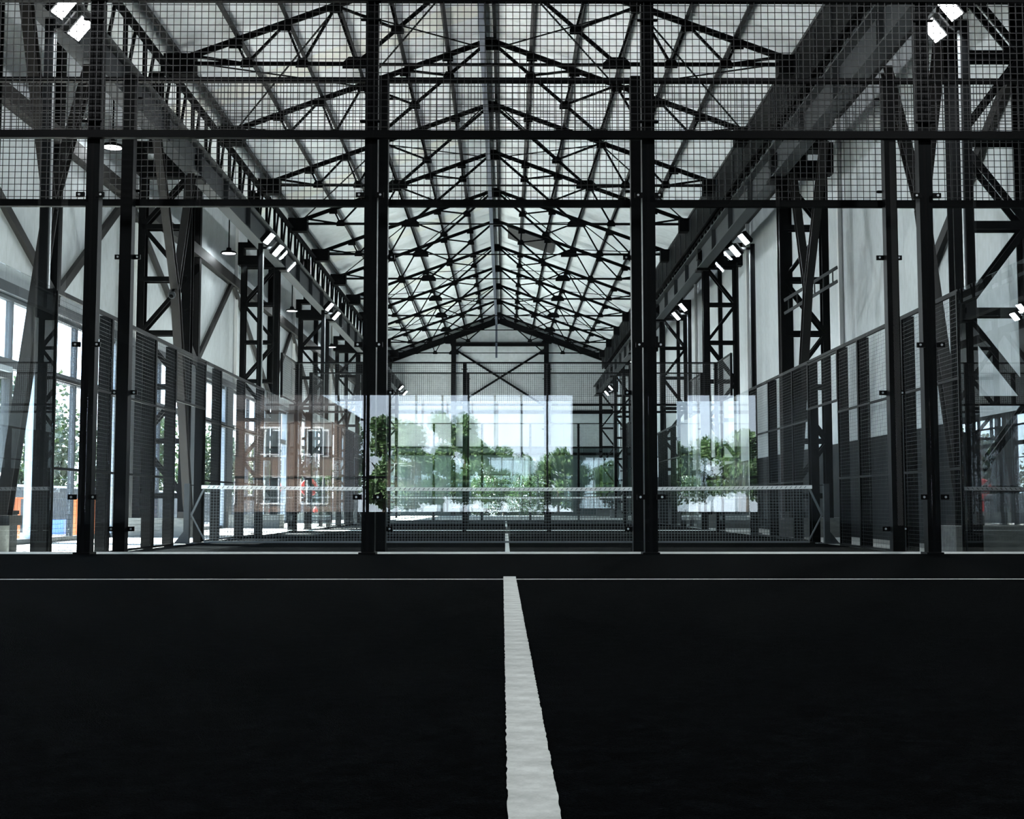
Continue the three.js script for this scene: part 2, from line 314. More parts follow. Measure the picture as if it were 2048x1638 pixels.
// far gable
const wallFar = thing('wall_far', 'grey white gable wall with dark steel posts and a wide glazed opening', 'wall', null, 'structure');
const DOOR = [-2.45, 1.95, 2.2];
{
  const n = 13, step = (WALL_R - WALL_L) / n;
  for (let k = 0; k < n; k++) {
    const a = WALL_L + k * step + 0.004, b = a + step - 0.008, inDoor = (a + b) / 2 > DOOR[0] && (a + b) / 2 < DOOR[1], y0 = inDoor ? DOOR[2] : FLOOR;
    const s = new THREE.Shape([[a, y0], [b, y0], [b, roofY(b)], ...(a < RIDGE_X && b > RIDGE_X ? [[RIDGE_X, roofY(RIDGE_X)]] : []), [a, roofY(a)]].map(([x, y]) => new THREE.Vector2(x, y)));
    mesh(wallFar, 'wall_panel', new THREE.ExtrudeGeometry(s, { depth: 0.15, bevelEnabled: false }), k % 2 ? M.whitePanel : M.whitePanelB).position.z = -FAR - 0.15;
    box(wallFar, 'plinth_panel', M.plinthGrey, a, b, inDoor ? DOOR[2] : FLOOR, 3.85, FAR - 0.04, FAR);
  }
  for (const x of [-3.1, 2.45]) sect(wallFar, 'gable_post', H_SECTION, M.steel, V(x, FLOOR, FAR - 0.2), V(x, roofY(x) - 0.2, FAR - 0.2), 0.28, 0.28);
  for (const s of [-1, 1]) bar(wallFar, 'gable_rafter', M.steel, V(RIDGE_X, APEX - 0.1, FAR - 0.25), V(RIDGE_X + s * 6.6, APEX - 0.1 - 6.6 * SLOPE, FAR - 0.25), 0.2, 0.36);
  bar(wallFar, 'gable_beam', M.steel, V(-3.1, 9.95, FAR - 0.2), V(2.45, 9.95, FAR - 0.2), 0.15, 0.2);
  bar(wallFar, 'gable_beam', M.steel, V(WALL_L, 5.9, FAR - 0.1), V(WALL_R, 5.9, FAR - 0.1), 0.1, 0.2);
  bar(wallFar, 'gable_beam', M.steel, V(WALL_L, 3.4, FAR - 0.1), V(WALL_R, 3.4, FAR - 0.1), 0.1, 0.16);
  bar(wallFar, 'gable_brace', M.steel, V(-3, 9.65, FAR - 0.12), V(2.3, 6.3, FAR - 0.12), 0.06, 0.12);
  bar(wallFar, 'gable_brace', M.steel, V(2.35, 9.65, FAR - 0.2), V(-2.95, 6.3, FAR - 0.2), 0.06, 0.12);
  const w = thing(`door_1`, null, null, null, 'structure'), m = 4, st = (DOOR[1] - DOOR[0]) / m;
  for (let k = 0; k <= m; k++) box(w, 'door_frame', M.frame, DOOR[0] + k * st - 0.04, DOOR[0] + k * st + 0.04, FLOOR, DOOR[2], FAR, FAR + 0.1);
  box(w, 'door_frame', M.frame, DOOR[0], DOOR[1], DOOR[2] - 0.08, DOOR[2], FAR, FAR + 0.1);
  for (let k = 0; k < m; k++) { const p = mesh(w, 'pane', paneGeometry(st - 0.08, DOOR[2] - 0.08 - FLOOR, 0.02), M.windowGlass); p.position.set(DOOR[0] + k * st + 0.04, FLOOR, -FAR - 0.05); }
}

{ const g = new THREE.Shape([[WALL_L, DOOR[2]], [WALL_R, DOOR[2]], [WALL_R, roofY(WALL_R)], [RIDGE_X, roofY(RIDGE_X)], [WALL_L, roofY(WALL_L)]].map(([x, y]) => new THREE.Vector2(x, y))); mesh(wallFar, 'outer_skin', new THREE.ExtrudeGeometry(g, { depth: 0.04, bevelEnabled: false }), M.outerSkin).position.z = -FAR - 0.2; }
// ---------------------------------------------------------------- roof: sheets and purlins
const ceiling = thing('ceiling', 'pitched roof of white ribbed sheets on dark steel purlins', 'ceiling', null, 'structure');
{
  const n = 86, step = (FAR + 0.3 - REAR + 0.3) / n, half = 7.75, len = Math.hypot(half, half * SLOPE), ang = Math.atan(SLOPE);
  const g = new THREE.BoxGeometry(len, 0.06, step - 0.012), p = g.attributes.position, uv = g.attributes.uv, nn = g.attributes.normal;
  for (let i = 0; i < p.count; i++) if (Math.abs(nn.getY(i)) > 0.5) uv.setXY(i, p.getZ(i) / 0.88, p.getX(i) / 0.9);
  for (const s of [-1, 1]) for (let k = 0; k < n; k++) {
    const o = mesh(ceiling, 'roof_sheet', g, s < 0 && k % 9 === 4 ? M.roofPanelYellow : k % 2 ? M.roofPanel : M.roofPanelB);
    o.position.set(RIDGE_X + s * half / 2, APEX + 0.3 - SLOPE * half / 2, -(REAR - 0.3 + (k + 0.5) * step)); o.rotation.z = -s * ang;
  }
  for (const s of [-1, 1]) {
    const o = box(ceiling, 'outer_skin', M.outerSkin, -len / 2, len / 2, -0.03, 0.03, REAR - 0.3, FAR + 0.3);
    o.position.x = RIDGE_X + s * half / 2; o.position.y = APEX + 0.37 - SLOPE * half / 2; o.rotation.z = -s * ang;
    for (const r of [1.01, 2.03, 3.04, 4.05, 5.05, 6.2]) {
      const b = bar(ceiling, 'purlin', M.purlin, V(RIDGE_X + s * r, APEX + 0.17 - SLOPE * r, REAR), V(RIDGE_X + s * r, APEX + 0.17 - SLOPE * r, FAR), 0.075, 0.17);
      b.rotation.z = s * ang * (b.rotation.z > 1 ? -1 : 1) ;
    }
    bar(ceiling, 'purlin', M.purlin, V(RIDGE_X + s * 0.12, APEX + 0.14, REAR), V(RIDGE_X + s * 0.12, APEX + 0.14, FAR), 0.075, 0.17);
  }
}

// ---------------------------------------------------------------- steel frame: trusses
const ORD = ['first', 'second', 'third', 'fourth', 'fifth', 'sixth', 'seventh', 'eighth', 'ninth', 'tenth', 'eleventh', 'twelfth', 'thirteenth'];
const gussetGeo = (w, h) => { const s = new THREE.Shape([[-w / 2, -h / 2], [w / 2, -h / 2], [w / 2, 0], [w * 0.28, h / 2], [-w * 0.28, h / 2], [-w / 2, 0]].map(([x, y]) => new THREE.Vector2(x, y))); return new THREE.ExtrudeGeometry(s, { depth: 0.024, bevelEnabled: false }).translate(0, 0, -0.012); };
const GUSSET_BIG = gussetGeo(0.56, 0.24), GUSSET = gussetGeo(0.26, 0.2), GUSSET_APEX = gussetGeo(0.42, 0.32);
function makeTruss() {
  const t = thing('roof_truss', null, 'roof truss', 'roof trusses');
  const R = (x) => new THREE.Vector3(x, APEX - SLOPE * Math.abs(x), 0), B = (x) => new THREE.Vector3(x, 9.19, 0), A = R(0);
  const put = (g, p, dy = 0) => { const o = mesh(t, 'gusset_plate', g, M.steel); o.position.copy(p); o.position.y += dy; };
  for (const s of [-1, 1]) {
    sect(t, 'top_chord', TWIN_ANGLE, M.steel, R(s * 6.32), A, 0.13, 0.11);
    sect(t, 'bottom_chord', TWIN_ANGLE, M.steel, B(s * 6.2), B(s * 2.62), 0.09, 0.07);
    const T = (x) => { const k = (2.62 - x) / 2.62; return new THREE.Vector3(s * x, 9.19 + (APEX - 9.19) * k, 0); };
    sect(t, 'apex_tie', TWIN_ANGLE, M.steel, B(s * 2.62), A, 0.09, 0.07);
    for (const [a, b] of [[B(s * 4.82), R(s * 5.05)], [B(s * 4.82), R(s * 4.05)], [B(s * 3.71), R(s * 4.05)], [B(s * 3.71), R(s * 3.04)], [B(s * 2.62), R(s * 3.04)], [T(0.98), R(s * 1.01)], [T(0.98), R(s * 2.03)], [T(1.8), R(s * 2.03)], [T(1.8), R(s * 3.04)]]) bar(t, 'strut', M.steel, a, b, 0.05, 0.05);
    bar(t, 'strut', M.steel, R(s * 5.9), B(s * 4.82), 0.05, 0.05);
    put(GUSSET_BIG, B(s * 2.62), 0.03);
    for (const x of [4.82, 3.71]) put(GUSSET, B(s * x), 0.03);
    for (const x of [5.05, 4.05, 3.04, 2.03, 1.01]) put(GUSSET, R(s * x), -0.05);
    for (const x of [0.98, 1.8]) put(GUSSET, T(x));
    const e = mesh(t, 'end_bracket', UNIT, M.steel); e.position.set(s * 6.15, 9.14, 0); e.scale.set(0.6, 0.42, 0.34);
  }
  bar(t, 'tie_rod', M.steel, B(-2.62), B(2.62), 0.05, 0.04);
  put(GUSSET_APEX, A, -0.08);
  return t;
}
const trussDs = []; for (let d = 24.7; d < FAR - 1; d += 4.8) trussDs.push(d);
{
  const proto = makeTruss();
  trussDs.forEach((d, i) => {
    const o = i ? proto.clone() : proto; if (i) { o.name = numbered('roof_truss'); scene.add(o); }
    o.position.copy(V(RIDGE_X, 0, d));
    o.userData = { label: `dark steel roof truss, ${ORD[i]} from the top of the picture towards the far gable`, category: 'roof truss', group: 'roof trusses' };
  });
}
// roof bracing rods between trusses
for (let k = 0; k < trussDs.length - 1; k += 2) for (const s of [-1, 1]) {
  const t = thing('roof_brace', `thin crossed rods under the ${s < 0 ? 'left' : 'right'} roof slope between the ${ORD[k]} and ${ORD[k + 1]} trusses`, 'roof brace', 'roof bracing rods');
  const P = (r, d) => V(RIDGE_X + s * r, APEX - 0.04 - SLOPE * r, d);
  bar(t, 'rod', M.steel, P(0.3, trussDs[k]), P(3.04, trussDs[k + 1]), 0.028); bar(t, 'rod', M.steel, P(3.04, trussDs[k]), P(0.3, trussDs[k + 1]), 0.028);
  bar(t, 'rod', M.steel, P(3.04, trussDs[k]), P(6.1, trussDs[k + 1]), 0.028); bar(t, 'rod', M.steel, P(6.1, trussDs[k]), P(3.04, trussDs[k + 1]), 0.028);
}
{ // cable tray hung under the ridge
  const t = thing('cable_tray', 'long blue grey cable tray hanging under the roof ridge', 'cable tray');
  const x = RIDGE_X - 0.16, y = APEX - 0.42;
  box(t, 'tray_base', M.tray, x - 0.06, x + 0.06, y, y + 0.015, 18, FAR - 0.6);
  for (const s of [-1, 1]) box(t, 'tray_side', M.tray, x + s * 0.06 - 0.006, x + s * 0.06 + 0.006, y, y + 0.09, 18, FAR - 0.6);
  for (const d of trussDs) box(t, 'hanger', M.steel, x - 0.015, x + 0.015, y, APEX, d - 0.015, d + 0.015);
  box(t, 'drop_section', M.tray, x - 0.06, x + 0.06, 9.1, y + 0.09, FAR - 0.68, FAR - 0.6);
}
{ // duct hatch under the right slope
  const t = thing('roof_hatch', 'grey brown hatch panel on the right roof slope beside the ridge', 'hatch');
  const o = box(t, 'hatch_panel', M.steelBrown, -1.0, 1.0, -0.04, 0.04, 49.9, 51.9); o.position.x = 1.05; o.position.y = APEX + 0.2 - SLOPE * (1.05 - RIDGE_X); o.rotation.z = -Math.atan(SLOPE);
  const f = box(t, 'hatch_rim', M.steelGrey, -1.05, 1.05, -0.03, 0.03, 49.8, 49.9); f.position.x = 1.05; f.position.y = APEX + 0.19 - SLOPE * (1.05 - RIDGE_X); f.rotation.z = -Math.atan(SLOPE);
}

// ---------------------------------------------------------------- steel frame: columns, girders
const IN = { l: -6.3, r: 5.52 }, OUT = { l: -7.2, r: 6.34 };
function bracketGeo(s) { // plate with a square hole, in X,Y; s = +1 hall to the right
  const sh = new THREE.Shape([[-0.62, 0], [0.28, 0], [0.62, 0.28], [0.62, 0.5], [0.3, 0.98], [-0.62, 0.98]].map(([x, y]) => new THREE.Vector2(s * x, y)));
  sh.holes.push(new THREE.Path([[-0.46, 0.4], [-0.1, 0.4], [-0.1, 0.74], [-0.46, 0.74]].map(([x, y]) => new THREE.Vector2(s * x, y))));
  return new THREE.ExtrudeGeometry(sh, { depth: 0.3, bevelEnabled: false }).translate(0, 0, -0.15);
}
function makeColumn(side) {
  const t = thing('lattice_column', null, 'column', side === 'l' ? 'columns along the glazed side' : 'columns along the dark plinth side'), s = side === 'l' ? 1 : -1, xi = IN[side], xo = OUT[side];
  const P = (x, y) => new THREE.Vector3(x, y, 0);
  sect(t, 'inner_chord', H_SECTION, M.steel, P(xi, 0.1), P(xi, 6.95), 0.18, 0.22); sect(t, 'outer_chord', H_SECTION, M.steel, P(xo, 0.1), P(xo, 6.95), 0.14, 0.22);
  const ys = [0.53, 1.6, 2.67, 3.73, 4.8, 5.85, 6.9];
  ys.forEach((y, k) => {
    for (const z of [-0.1, 0.1]) { const b = bar(t, 'batten', M.steel, P(xo, y), P(xi, y), 0.03, 0.1); b.position.z = z; }
    if (k) for (const z of [-0.1, 0.1]) { const up = (k + 1) % 2, b = bar(t, 'lacing', M.steel, P(up ? xo : xi, ys[k - 1]), P(up ? xi : xo, y), 0.03, 0.075); b.position.z = z; }
  });
  const br = mesh(t, 'girder_bracket', bracketGeo(s), M.steel); br.position.set((xi + xo) / 2 + s * 0.02, 6.93, 0); br.scale.y = 0.64;
  sect(t, 'upper_shaft', H_SECTION, M.steel, P(xo + s * 0.2, 7.5), P(xo + s * 0.2, 9.0), 0.2, 0.22);
  const base = mesh(t, 'footing', new THREE.BoxGeometry(1.35, 0.37, 0.8), M.footing); base.position.set((xi + xo) / 2, FLOOR + 0.185, 0);
  return t;
}
for (const side of ['l', 'r']) {
  const proto = makeColumn(side);
  let seen = 0;
  COLUMNS.forEach((d, i) => {
    if (d < 14) return;
    const o = seen ? proto.clone() : proto; if (seen) { o.name = numbered('lattice_column'); scene.add(o); }
    o.position.copy(V(0, 0, d));
    const where = side === 'l' ? 'on the window side' : 'in front of the dark plinth wall';
    o.userData = { ...o.userData, label: `black lattice steel column ${where}, ${ORD[seen++]} ahead of the camera` };
  });
  // crane girder: I-beam with rail
  const s = side === 'l' ? 1 : -1, x = side === 'l' ? -6.18 : 5.42;
  const g = thing('crane_girder', side === 'l' ? 'grey steel crane girder running along the window side on column brackets' : 'grey steel crane girder running along the plinth wall side on column brackets', 'crane girder', 'crane girders');
  box(g, 'web', M.steelGrey, x - 0.012, x + 0.012, 6.88, 7.42, REAR, FAR); box(g, 'bottom_flange', M.steelGrey, x - 0.13, x + 0.13, 6.85, 6.88, REAR, FAR); box(g, 'top_flange', M.steelGrey, x - 0.17, x + 0.17, 7.42, 7.45, REAR, FAR);
  box(g, 'rail', M.steel, x - 0.035, x + 0.035, 7.45, 7.53, REAR, FAR);
  for (let d = 15.1; d < FAR; d += 2.4) box(g, 'stiffener', M.steelGrey, x - 0.12, x + 0.12, 6.88, 7.42, d - 0.008, d + 0.008);
  for (const d of COLUMNS) box(g, 'bearing', M.steel, x - 0.16, x + 0.16, 6.78, 6.85, d - 0.2, d + 0.2);
  // lattice girder under the eaves
  const xl = side === 'l' ? -6.72 : 5.92, top = side === 'l' ? 8.98 : 8.5, bot = 7.62;
  const t = thing('eaves_girder', side === 'l' ? 'black lattice girder above the crane girder on the window side' : 'black lattice girder with a deep plate on top on the plinth wall side', 'lattice girder', 'eaves girders');
  sect(t, 'bottom_chord', TWIN_ANGLE, M.steel, V(xl, bot, REAR), V(xl, bot, FAR - 0.5), 0.16, 0.12);
  sect(t, 'top_chord', TWIN_ANGLE, M.steel, V(xl, top, REAR), V(xl, top, FAR - 0.5), 0.16, 0.12);
  if (side === 'r') { box(t, 'eaves_plate', M.steel, xl - 0.16, xl - 0.1, 8.45, 9.28, REAR, FAR - 0.4); for (let d = 18; d < FAR; d += 1.2) box(t, 'plate_rib', M.steelGrey, xl - 0.19, xl - 0.16, 8.5, 9.2, d - 0.02, d + 0.02); }
  for (let d = 14.5; d < FAR - 1.6; d += 1.2) { bar(t, 'vertical', M.steel, V(xl, bot, d), V(xl, top, d), 0.07, 0.07); bar(t, 'diagonal', M.steel, V(xl, bot, d), V(xl, top, d + 0.6), 0.05, 0.05); }
  // portal bracing in the bay between the first two columns
  for (const [c, q, n] of [[15.1, 1, 'first'], [24.7, -1, 'second']]) {
    const b = thing('portal_brace', `forked steel brace rising from the foot of the ${n} column ${side === 'l' ? 'on the window side' : 'on the plinth wall side'}`, 'brace', 'portal braces'), xb = (side === 'l' ? -6.12 : 5.62);
    const m = M.steelBrown;
    sect(b, 'leg', H_SECTION, m, V(xb, 0.15, c + q * 0.3), V(xb, 4.35, c + q * 1.6), 0.15, 0.18);
    sect(b, 'arm', H_SECTION, m, V(xb, 4.3, c + q * 1.58), V(xb, 6.76, c + q * 3.0), 0.14, 0.15);
    sect(b, 'arm', H_SECTION, m, V(xb, 4.3, c + q * 1.58), V(xb, 6.76, c + q * 0.55), 0.14, 0.15);
    box(b, 'foot', m, xb - 0.16, xb + 0.16, 0.1, 0.22, c + q * 0.3 - 0.2, c + q * 0.3 + 0.2);
  }
}

// ---------------------------------------------------------------- padel court enclosures
const PITCH = 0.05;
function meshPanel(parent, name, o, u, w, h, wireMat, t = 0.0045, frameMat = M.post, rails = []) { // o corner, u horizontal unit vector
  const g = partGroup(name, parent), up = new THREE.Vector3(0, 1, 0), at = (a, b) => o.clone().addScaledVector(u, a).addScaledVector(up, b), ws = new Wires();
  for (let a = PITCH / 2; a < w; a += PITCH) ws.add(at(a, 0), at(a, h), t);
  for (let b = PITCH / 2; b < h; b += PITCH) ws.add(at(0, b), at(w, b), t);
  tag(mesh(g, 'wire_mesh', ws.build(), wireMat), null, null, null, 'stuff');
  for (const b of rails) bar(g, 'rail', frameMat, at(0, b), at(w, b), 0.03, 0.03);
  return g;
}
function clampPair(parent, x, y, d, q) { // plates left and right of a post with a bolt each; q = side of the glass facing the camera
  for (const s of [-1, 1]) {
    box(parent, 'clamp', M.post, x + s * 0.04, x + s * 0.1, y - 0.018, y + 0.018, d - 0.03 * q, d - 0.012 * q);
    const b = mesh(parent, 'clamp_bolt', BOLT, M.bolt); b.position.set(x + s * 0.076, y, -(d - 0.031)); 
  }
}
const BOLT = new THREE.CylinderGeometry(0.008, 0.008, 0.006, 12).rotateX(Math.PI / 2);
function endWall(label, d, y0, inside, clampYs) { // inside: -1 when the court lies on the camera's side
  const t = thing('court_end_wall', label, 'court wall', 'glass end walls of the courts'), post = d - inside * 0.055;
  for (let k = 0; k < 6; k++) {
    const x = XC - 5 + 2 * k, p = partGroup('post', t);
    box(p, 'post_web', M.post, x - 0.042, x + 0.042, y0 - 0.02, y0 + 4, post - 0.045, post + 0.045);
    box(p, 'post_flange', M.post, x + 0.042, x + 0.05, y0, y0 + 4, post - 0.045, post + 0.045);
    box(p, 'base_plate', M.post, x - 0.06, x + 0.06, y0 - 0.012, y0 + 0.012, post - 0.07, post + 0.07);
    for (const y of clampYs) clampPair(p, x, y0 + y, d, 1);
    for (const y of [3.1, 3.85]) { const c = mesh(p, 'mesh_clamp', CLIP, M.post); c.position.set(x, y0 + y, -(d + inside * 0.02)); }
  }
  for (let k = 0; k < 5; k++) {
    const x = XC - 5 + 2 * k, g = mesh(t, 'glass_panel', GLASS2, M.glass); g.position.set(x + 0.012, y0 + 0.015, -d);
    g.rotation.y = TILT[(k + Math.round(d)) % TILT.length];
    meshPanel(t, 'mesh_panel', V(x, y0 + 3.03, d + inside * 0.03), new THREE.Vector3(1, 0, 0), 2, 0.96, M.wire);
  }
  for (const y of [3.0, 4.0]) bar(t, 'cross_rail', M.post, V(XC - 5.05, y0 + y, d + inside * 0.02), V(XC + 5.05, y0 + y, d + inside * 0.02), 0.05, y > 3.5 ? 0.036 : 0.055);
  return t;
}
const GLASS2 = paneGeometry(1.976, 2.965, 0.012), CLIP = new THREE.CapsuleGeometry(0.012, 0.13, 4, 8).rotateZ(Math.PI / 2), TILT = [0, 0.0006, -0.0004, 0.0003, 0];
endWall('glass and mesh end wall nearest the camera, standing at the edge of the raised turf', NEAR_END, 0, -1, [0.4, 1.48, 2.56]);
endWall('glass and mesh end wall just behind the nearest one, starting the court with the closer net', SECOND_START, FLOOR, 1, [0.43, 1.49, 2.56]);
endWall('glass and mesh end wall beyond the closer net', SECOND_END, FLOOR, -1, [0.43, 1.49, 2.56]);
endWall('glass and mesh end wall starting the court with the farther net', THIRD_START, FLOOR, 1, [0.43, 1.49, 2.56]);
endWall('glass and mesh end wall beyond the farther net, last before the gable', THIRD_END, FLOOR, -1, [0.43, 1.49, 2.56]);

function sideFence(label, side, s, y0) {
  const t = thing('court_side_fence', label, 'court fence', 'side fences of the courts'), x = XC + side * 5, back = new THREE.Vector3(0, 0, -1);
  const segs = [[0, 2, 'g'], [2, 4, 'g'], [4, 6, 'm'], [6, 8, 'm'], [8, 9.1, 'm'], [9.1, 10.95, 'd'], [10.95, 12.1, 'm'], [12.1, 14.1, 'm'], [14.1, 16, 'm'], [16, 18, 'g'], [18, 20, 'g']];
  for (const [a, b, k] of segs) {
    if (k === 'g') { const g = mesh(t, 'glass_panel', paneGeometry(b - a - 0.02, 2.985, 0.012), M.glass); g.position.set(x, y0 + 0.015, -(s + a + 0.01)); g.rotation.y = Math.PI / 2; continue; }
    const yb = k === 'd' ? 2.2 : 0.03;
    const p = meshPanel(t, 'mesh_panel', V(x, y0 + yb, s + a), back, b - a, 2.97 - yb, M.wire, 0.0025, M.post, k === 'd' ? [0, 0.74] : [0, 0.99, 1.99, 2.94]);
    for (const d of [a + 0.02, b - 0.02]) bar(p, 'stile', M.post, V(x, y0 + yb, s + d), V(x, y0 + 2.97, s + d), 0.03, 0.03);
  }
  for (const a of [0.08, 4, 6, 8, 9.1, 10.95, 12.1, 14.1, 16, 19.92]) {
    const p = partGroup('post', t), px = x + side * 0.085;
    box(p, 'post_body', M.post, x + side * 0.02, x + side * 0.15, y0 - 0.01, y0 + 3, s + a - 0.04, s + a + 0.04);
    box(p, 'base_plate', M.post, px - 0.08, px + 0.08, y0 - 0.01, y0 + 0.012, s + a - 0.08, s + a + 0.08);
  }
  for (const [a, b] of [[0, 2], [18, 20]]) {
    const p = meshPanel(t, 'corner_mesh_panel', V(x, y0 + 3.03, s + a), back, b - a, 0.96, M.wire, 0.004, M.post, [0, 0.96]);
    for (const d of [a ? a + 0.02 : 1.98]) bar(p, 'stile', M.post, V(x, y0 + 3, s + d), V(x, y0 + 4, s + d), 0.05, 0.05);
  }
  bar(t, 'top_rail', M.post, V(x + side * 0.02, y0 + 2.99, s + 4), V(x + side * 0.02, y0 + 2.99, s + 16), 0.05, 0.04);
  return t;
}
for (const [s, which] of [[SECOND_START, 'closer'], [THIRD_START, 'farther']]) {
  sideFence(`black mesh side fence on the window side of the ${which} net`, -1, s, FLOOR);
  sideFence(`black mesh side fence on the plinth wall side of the ${which} net`, 1, s, FLOOR);
}

// nets
function makeNet() {
  const t = thing('court_net', null, 'net', 'court nets');
  const P = (x, y, z = 0) => new THREE.Vector3(x, y, z), topY = (x) => 0.88 + 0.04 * Math.pow(Math.abs(x) / 5, 2);
  for (const s of [-1, 1]) {
    const p = partGroup('net_post', t);
    const b = mesh(p, 'post_tube', UNIT, M.steelGrey); b.position.set(s * 5.02, 0.47, 0); b.scale.set(0.085, 0.94, 0.085);
    const sh = new THREE.Shape([[0, 0], [0.16, 0], [0, 0.2]].map(([x, y]) => new THREE.Vector2(x, y)));
    const f = mesh(p, 'foot_gusset', new THREE.ExtrudeGeometry(sh, { depth: 0.02, bevelEnabled: false }), M.steelGrey); f.position.set(s * 5.06, 0, 0); f.scale.x = s;
    const pl = mesh(p, 'base_plate', UNIT, M.steelGrey); pl.position.set(s * 5.06, 0.008, 0); pl.scale.set(0.4, 0.016, 0.2);
    bar(t, 'headline_cable', M.steel, P(s * 4.98, topY(5)), P(s * 4.8, topY(4.8) - 0.01), 0.012);
    bar(t, 'side_cord', M.netCord, P(s * 4.76, topY(4.8) - 0.06), P(s * 4.95, 0.45), 0.03); bar(t, 'side_cord', M.netCord, P(s * 4.95, 0.45), P(s * 4.72, 0.02), 0.02);
  }
  const ws = new Wires();
  for (let x = -4.75; x <= 4.76; x += 0.047) ws.add(P(x, 0.03), P(x, topY(x) - 0.05), 0.006);
  for (let y = 0.03; y < 0.84; y += 0.047) for (let x = -4.75; x < 4.7; x += 0.95) ws.add(P(x, y), P(x + 0.95, y), 0.006);
  tag(mesh(t, 'netting', ws.build(), M.netCord), null, null, null, 'stuff');
  const st = new Wires();
  const band = partGroup('top_band', t);
  for (let k = 0; k < 16; k++) { const a = -4.8 + 0.6 * k, b = a + 0.6; bar(band, 'band_length', M.band, P(a, topY(a) - 0.028), P(b, topY(b) - 0.028), 0.014, 0.056); }
  for (let x = -4.7; x < 4.72; x += 0.075) for (const z of [-0.0085, 0.0085]) st.add(P(x, topY(x) - 0.042, z), P(x + 0.03, topY(x) - 0.012, z), 0.012);
  tag(mesh(band, 'stitching', st.build(), M.stitch), null, null, null, 'stuff');
  bar(t, 'bottom_cord', M.netCord, P(-4.75, 0.03), P(4.75, 0.03), 0.02, 0.03);
  return t;
}
{
  const a = makeNet(), b = a.clone(); b.name = numbered('court_net'); scene.add(b);
  a.position.copy(V(XC, FLOOR + 0.012, SECOND_START + 10)); b.position.copy(V(XC, FLOOR + 0.012, THIRD_START + 10));
  tag(a, 'court net with a white top band, the closer and larger of two', 'net', 'court nets'); b.userData = { label: 'court net with a white top band, the farther and smaller of two', category: 'net', group: 'court nets' };
}

// ---------------------------------------------------------------- lamps
function floodlight(label, x, y, d, side, light) {
  const t = thing('floodlight', label, 'floodlight', 'court floodlights', null, V(x, y, d));
  const h = partGroup('lamp_head', t), w = 0.24, hh = 0.26;
  const body = mesh(h, 'housing', new THREE.BoxGeometry(w + 0.04, hh + 0.04, 0.07), M.steel); body.position.z = -0.045;
  for (let k = 0; k < 7; k++) { const f = mesh(h, 'cooling_fin', UNIT, M.steel); f.position.set(-0.105 + 0.035 * k, 0, -0.1); f.scale.set(0.008, hh, 0.05); }
  mesh(h, 'lamp_lens', new THREE.BoxGeometry(w, hh, 0.012), M.lamp);
  h.lookAt(t.position.clone().add(new THREE.Vector3(-side * 0.72, -0.66, 0.12)));
  bar(t, 'yoke', M.steel, new THREE.Vector3(side * 0.05, 0.03, -0.04), new THREE.Vector3(side * 0.03, 0, -0.17), 0.03, 0.04);
  if (light) {
    const l = new THREE.RectAreaLight(new THREE.Color(0.93, 0.97, 1), 540, w, hh); l.name = 'floodlight';
    const dir = new THREE.Vector3(-side * 0.72, -0.66, 0.12).normalize();
    l.position.copy(t.position).addScaledVector(dir, 0.02); l.lookAt(l.position.clone().add(dir)); scene.add(l);
  }
}
const SIDE_NAME = { '-1': 'window side', 1: 'plinth wall side' };
for (const side of [-1, 1]) [[14.55, 'first', FLOOR], [27.4, 'second', FLOOR], [36.9, 'third', FLOOR], [49.6, 'fourth', FLOOR], [62.4, 'fifth', FLOOR], [3.6, 'first unseen', 0], [-9.2, 'second unseen', 0]].forEach(([d, n, y0], i) => {
  const x = XC + side * 5.42, top = 6.1, t = thing('light_pole', `slim black lighting pole, ${n} ${i > 4 ? 'beside the camera' : 'ahead of the camera'} on the ${SIDE_NAME[side]}`, 'light pole', 'court lighting poles');
  box(t, 'shaft', M.post, x - 0.05, x + 0.05, y0, top, d - 0.05, d + 0.05); box(t, 'cable_channel', M.bolt, x - side * 0.05, x - side * 0.068, y0 + 0.4, top - 0.1, d - 0.02, d + 0.02);
  box(t, 'base_plate', M.post, x - 0.11, x + 0.11, y0, y0 + 0.016, d - 0.11, d + 0.11);
  bar(t, 'cross_arm', M.post, V(x, top - 0.1, d), V(x - side * 0.52, top - 0.1, d), 0.05, 0.05);
  floodlight(`outer floodlight on the ${n} lighting pole of the ${SIDE_NAME[side]}`, x - side * 0.22, top + 0.06, d - 0.2, side, true);
  floodlight(`inner floodlight on the ${n} lighting pole of the ${SIDE_NAME[side]}`, x - side * 0.42, top - 0.2, d - 0.2, side, true);
});
[22.4, 32, 41.6, 51.2].forEach((d, i) => {
  const t = thing('pendant_lamp', `round black pendant lamp over the window side aisle, ${ORD[i]} ahead of the camera`, 'pendant lamp', 'pendant lamps over the aisle', null, V(-7.12, 6.8, d));
  mesh(t, 'lamp_shade', new THREE.LatheGeometry([[0.03, 0.16], [0.06, 0.15], [0.07, 0.09], [0.19, 0.05], [0.215, 0], [0.2, 0], [0.17, 0.03], [0.02, 0.06]].map(([x, y]) => new THREE.Vector2(x, y)), 32), M.steel);
  mesh(t, 'lamp_lens', new THREE.CylinderGeometry(0.172, 0.172, 0.012, 32), M.pendantLens).position.y = 0.012;
  bar(t, 'rod', M.steel, new THREE.Vector3(0, 0.15, 0), new THREE.Vector3(0, 1.6, 0), 0.025); bar(t, 'bracket', M.steel, new THREE.Vector3(0, 1.6, 0), new THREE.Vector3(-0.5, 1.6, 0), 0.03);
  const l = new THREE.PointLight(new THREE.Color(0.95, 0.98, 1), 1.2); l.name = 'pendant_lamp'; l.position.copy(V(-7.12, 6.76, d)); l.shadow.radius = 6; scene.add(l);
});

